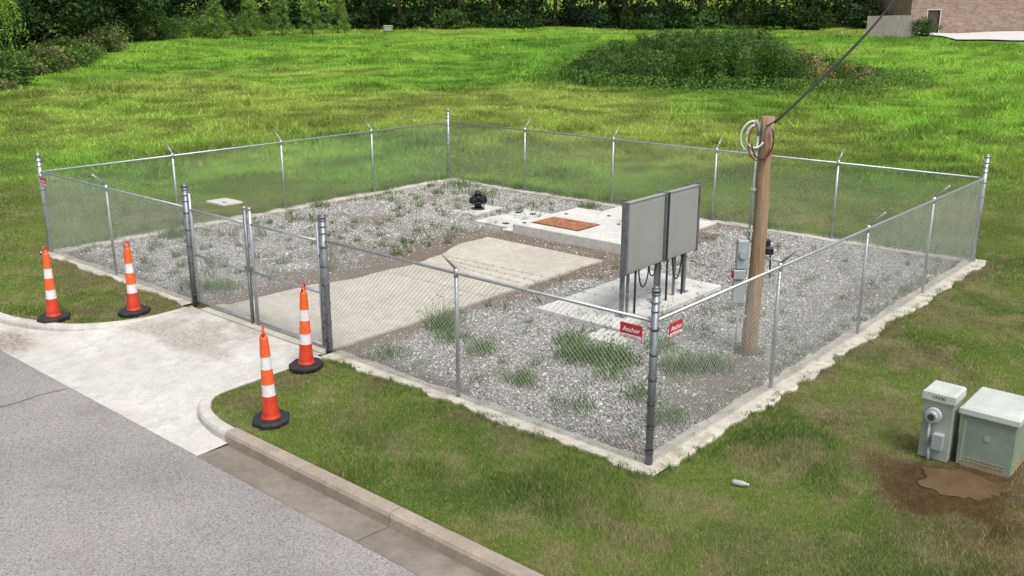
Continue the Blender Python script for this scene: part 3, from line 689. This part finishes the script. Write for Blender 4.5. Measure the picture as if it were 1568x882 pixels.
# distant tree line
PC=[];CC=[]; tb=B(); dk=[(.032,.062,.022),(.042,.078,.028),(.058,.098,.034),(.026,.052,.021)]
for row,(yy,sp) in enumerate([(113,3.6),(119,4.5),(127,5.5)]):
    x=-62
    while x<95:
        x+=sp*rng.uniform(.7,1.3); y=yy+rng.uniform(-2,2)
        X_,Y_=N(x,y); z=float(tz(X_,Y_)); h=rng.uniform(9,15)
        trunk(tb,X_,Y_,z,h*.7,rng.uniform(.15,.3))
        col=dk[rng.integers(4)]
        P,c=crown(X_,Y_,z+h*.55,rng.uniform(2.8,4.2),h*.42,34 if row==0 else 26,55,col,.22,-1); PC.append(P);CC.append(c)
        for _ in range(2):
            ux,uy=N(x+rng.uniform(-2.5,2.5),y-rng.uniform(-2,3 if row==0 else 2)); P,c=crown(ux,uy,float(tz(ux,uy))+.9,rng.uniform(1.2,2.4),rng.uniform(.8,1.8),14,45,dk[rng.integers(4)] if rng.random()<.75 else (.075,.13,.035),.25); PC.append(P);CC.append(c)
for i in range(46):
    t=rng.random(); x=-34-6*t+rng.uniform(-9,2); y=50+62*t+rng.uniform(-2,2); X_,Y_=N(x,y); z=float(tz(X_,Y_)); h=rng.uniform(7,12)
    trunk(tb,X_,Y_,z,h*.7,.2); P,c=crown(X_,Y_,z+h*.5,rng.uniform(2.5,3.8),h*.48,40,60,dk[rng.integers(4)],.22,-1); PC.append(P);CC.append(c)
tl=empty('tree_line'); P=np.concatenate(PC); leaves(P,.2,np.concatenate(CC),'foliage',tl); tb.build('trunks',[M_bark],parent=tl)
# left-edge shrubs and trees
sh=[(.085,.155,.035),(.115,.195,.042),(.06,.115,.03),(.15,.215,.06),(.19,.205,.08)]
PC=[];CC=[]
for i in range(90):
    t=i/90; x=-26.0-7.5*t+rng.uniform(-3.5,.3); y=44+42*t+rng.uniform(-1.5,1.5); X_,Y_=N(x,y); r=rng.uniform(.4,1.1)*(1+.5*t); z=float(tz(X_,Y_))
    P,c=crown(X_,Y_,z+r*.3,r,r*rng.uniform(.5,1.1),16,60,sh[rng.integers(5)],.25,-.5); PC.append(P);CC.append(c)
for i in range(34):
    t=rng.random(); x=-36+9*t; y=88+14*t+rng.uniform(0,5); X_,Y_=N(x,y); r=rng.uniform(.8,1.6); z=float(tz(X_,Y_))
    P,c=crown(X_,Y_,z+r*.5,r,r*1.,14,50,sh[rng.integers(5)],.25,-.5); PC.append(P);CC.append(c)
leaves(np.concatenate(PC),.095,np.concatenate(CC),'shrub_bank')
def tree(name,x,y,h,r,col,ncl,per,ls,low=-.9,cz=.55,rz=.45):
    X_,Y_=N(x,y); z=float(tz(X_,Y_)); e=empty(name,(X_,Y_,z)); b=B(); trunk(b,0,0,0,h*.75,h*.022); b.build('trunk',[M_bark],parent=e)
    P,c=crown(0,0,h*cz,r,h*rz,ncl,per,col,.17,low); leaves(P,ls,c,'crown',e)
for x,y,h,r,c in [(-33,56,8,3.2,(.085,.15,.04)),(-36,66,9,3.5,(.06,.115,.032)),(-35,75,8,3.,(.10,.165,.04)),(-38,84,10,3.5,(.065,.125,.035)),(-35,93,8,2.8,(.075,.135,.04)),(-30.5,50,7,2.6,(.08,.14,.036))]:
    tree('broadleaf_tree',x,y,h,r,c,100,90,.12)
# juniper cones
for x,y,h in [(-25.6,97,5.0),(-22.9,98.5,5.4),(-20.2,100,5.0),(-17.9,102,5.4),(-28.4,95,4.4)]:
    X_,Y_=N(x,y); z=float(tz(X_,Y_)); e=empty('juniper_tree',(X_,Y_,z)); b=B(); b.tube((0,0,-.2),(0,0,h*.8),.1,0,8,.03); b.build('trunk',[M_bark],parent=e)
    n_=150; zz=rng.random(n_)*h; rr=1.25*(1-zz/h)**.8*rng.uniform(.6,1.05,n_); w=rng.uniform(0,6.28,n_); cc=np.stack([rr*np.cos(w),rr*np.sin(w),zz+.1],1)
    P=np.repeat(cc,40,0)+rng.normal(size=(n_*40,3))*.14; leaves(P,.08,np.array([.19,.30,.06])*np.repeat(rng.uniform(.45,1.4,(n_,1)),40,0),'crown',e,.4)
# willow
X_,Y_=N(-24.0,43.5); z=float(tz(X_,Y_)); e=empty('willow_tree',(X_,Y_,z)); b=B(); trunk(b,0,0,0,5,.18); b.build('trunk',[M_bark],parent=e)
P=[]; 
for k in range(260):
    w=rng.uniform(0,6.28); r0=rng.uniform(.3,2.1); top=6.6-r0*r0*.3+rng.uniform(-.4,.3); L_=rng.uniform(1.5,3.8); t=np.linspace(0,1,45)
    P.append(np.stack([math.cos(w)*(r0+.5*t)+rng.normal(0,.04,45),math.sin(w)*(r0+.5*t)+rng.normal(0,.04,45),top-L_*t**1.3],1))
P=np.concatenate(P); leaves(P,.075,np.array([.22,.36,.065])*np.repeat(rng.uniform(.5,1.4,(260,1)),45,0),'crown',e,.3)
# weedy thicket in the field
PC=[];CC=[]; tx=[];ty=[];th_=[];tc=[];tw=[];tzz=[]
for i in range(680):
    w=rng.uniform(0,6.283); q=math.sqrt(rng.random()); x=12.3+9.4*q*math.cos(w); y=57+4.2*q*math.sin(w); X_,Y_=N(x,y); z=float(tz(X_,Y_))
    prof=float(np.interp(x,[3,5.5,8,12,15,17,19,22],[.45,.8,.95,1.08,1.,.66,.58,.35]))
    hh=2.9*prof*(1-.3*q**2)*rng.uniform(.4,1.08)
    tone=rng.uniform(.5,1.5)
    col=np.array([(.08,.155,.04),(.105,.185,.045),(.07,.13,.034),(.13,.20,.055)][rng.integers(4)])
    if x>16 and rng.random()<.45: col=np.array((.24,.23,.09))
    m=int(70+80*hh); t=rng.random(m)**.8; sp=.36*(1-.62*t)
    P=np.stack([X_+rng.normal(size=m)*sp,Y_+rng.normal(size=m)*sp,z+hh*t],1); PC.append(P); CC.append(col*rng.uniform(.6,1.35,(m,1))*tone)
    m=5; tx.append(X_+rng.normal(size=m)*.25);ty.append(Y_+rng.normal(size=m)*.25);tzz.append(np.full(m,z));th_.append(hh*rng.uniform(.6,1.2,m));tw.append(rng.uniform(.015,.035,m));tc.append(col*tone*rng.uniform(.7,1.5,(m,1)))
for i in range(230):
    w=rng.uniform(0,6.283); q=rng.uniform(.9,1.28); x=12.5+9.2*q*math.cos(w); y=56.5+4.6*q*math.sin(w); X_,Y_=N(x,y); z=float(tz(X_,Y_)); m=60
    P=np.stack([X_+rng.normal(size=m)*.35,Y_+rng.normal(size=m)*.35,z+.8*rng.random(m)],1); PC.append(P); CC.append(np.array((.13,.24,.05))*rng.uniform(.6,1.4,(m,1))*rng.uniform(.7,1.3))
tk=empty('weed_thicket'); leaves(np.concatenate(PC),.075,np.concatenate(CC),'leaves',tk,asp=.4)
blades(np.concatenate(tx),np.concatenate(ty),np.concatenate(tzz),np.concatenate(th_),np.concatenate(tw),.35,np.concatenate(tc),'stalks',tk)

# ---------- far buildings ----------
def at(x,y): X_,Y_=N(x,y); return X_,Y_,float(tz(X_,Y_))
X_,Y_,z=at(41.3,103); bh=empty('brick_building',(X_,Y_,z),YAW)
b=B(); W=26;D=14;Hh=5.2
def wallfront(x0,x1,ops):
    xs_=sorted({x0,x1,*[o[0] for o in ops],*[o[1] for o in ops]}); 
    for a,c in zip(xs_[:-1],xs_[1:]):
        op=[o for o in ops if o[0]<=a and o[1]>=c]
        if op:
            o=op[0]
            if o[2]>0: b.box(a,c,0,.3,-.4,o[2],0)
            b.box(a,c,0,.3,o[3],Hh,0)
        else: b.box(a,c,0,.3,-.4,Hh,0)
ops=[(1.7,3.1,-.4,2.35),(14,15.4,-.4,2.3),(18,19.5,.9,2.3)]
wallfront(0,W,ops); b.box(0,.3,.3,D,-.4,Hh,0); b.box(W-.3,W,.3,D,-.4,Hh,0); b.box(.3,W-.3,D-.3,D,-.4,Hh,0); b.build('walls',[M_brick],parent=bh)
b=B()
for o in ops: b.box(o[0],o[1],.18,.22,max(o[2],-.1),o[3],0); b.box(o[0]-.06,o[0]+.06,-.03,.02,max(o[2],-.1),o[3]+.08,1); b.box(o[1]-.06,o[1]+.06,-.03,.02,max(o[2],-.1),o[3]+.08,1); b.box(o[0]+.062,o[1]-.062,-.03,.02,o[3]-.04,o[3]+.08,1)
b.build('doors_and_windows',[M_dark,M_trim],parent=bh)
b=B(); r=.6
b.add([(-r,-r,Hh),(W+r,-r,Hh),(W+r,D+r,Hh),(-r,D+r,Hh),(D/2,D/2,Hh+3.4),(W-D/2,D/2,Hh+3.4)],[(0,1,5,4),(1,2,5),(2,3,4,5),(3,0,4),(3,2,1,0)],0); b.build('roof',[M_roof],parent=bh)
# walkway
a=np.linspace(0,30,31); rows=[]
for i,x in enumerate(a):
    for j,y in enumerate(np.linspace(88.5,102.8,14)):
        X_,Y_=N(38.6+x+ (1.2 if y<97 else 2.0),y); rows.append((X_,Y_,float(tz(X_,Y_))+.15))
I=(np.arange(30)[:,None]*14+np.arange(13)[None,:]).ravel()
npmesh('concrete_walkway',np.array(rows),np.stack([I,I+14,I+15,I+1],1),M_pad,smooth=True)
# wood fence
X_,Y_,z=at(34.0,95); b=B()
for k in range(30):
    x=k*.145; b.box(x,x+.135,0+.01*(k%2),.02+.01*(k%2),-.3,1.85+.03*random.random()+.02*x,0)
for k in range(36):
    y=k*.145; b.box(4.36,4.38,y,y+.135,-.3,1.9+.03*random.random(),0)
b.box(0,4.3,.035,.07,.4,.5,0); b.box(0,4.3,.035,.07,1.4,1.5,0)
b.build('wood_fence',[M_fwood],(X_,Y_,z),YAW)
X_,Y_,z=at(39.6,95.5); P,c=crown(0,0,.8,1.1,.95,26,90,(.06,.11,.03),.25,-.8); o=leaves(P,.08,c,'round_shrub'); o.location=(X_,Y_,z)
X_,Y_,z=at(-13,104); b=B(); b.box(-.45,.45,-.3,.3,0,.55,0,.03); b.box(-.48,.48,-.33,.33,.55,.61,1,.02); b.box(-.3,.3,-.306,-.302,.1,.45,2); b.build('utility_box',[M_green,M_wpaint,M_ggrey],(X_,Y_,z),YAW)

# ---------- light ----------
w=bpy.data.worlds.new('World'); scene.world=w; w.use_nodes=True; nt=w.node_tree; bg=nt.nodes['Background']
sky=nt.nodes.new('ShaderNodeTexSky'); sky.sky_type='NISHITA'; sky.sun_disc=False; sky.sun_elevation=math.radians(58); sky.sun_rotation=math.radians(200); sky.dust_density=4.; sky.air_density=1.; sky.ozone_density=1.
hs=nt.nodes.new('ShaderNodeHueSaturation'); hs.inputs['Saturation'].default_value=.35; nt.links.new(sky.outputs[0],hs.inputs['Color']); nt.links.new(hs.outputs[0],bg.inputs['Color']); bg.inputs['Strength'].default_value=.19
sun=bpy.data.lights.new('sun','SUN'); sun.energy=2.4; sun.angle=math.radians(20); sun.color=(1,.96,.9)
so=bpy.data.objects.new('sun',sun); link(so)
from mathutils import Vector
el=math.radians(58);az=math.radians(200)
dv=Vector((math.sin(az)*math.cos(el),math.cos(az)*math.cos(el),math.sin(el)))
so.rotation_euler=dv.to_track_quat('Z','Y').to_euler(); so.location=(0,0,30)
# ---------- camera ----------
cam=bpy.data.cameras.new('camera'); cam.lens=33.61; cam.sensor_width=36; cam.clip_end=1500; cam.clip_start=.1
co=bpy.data.objects.new('camera',cam); co.location=(-8.446,-5.285,5.0); co.rotation_euler=(math.radians(90-16.33),0,YAW); link(co); scene.camera=co
scene.view_settings.view_transform='Standard'; scene.view_settings.look='None'; scene.view_settings.exposure=0
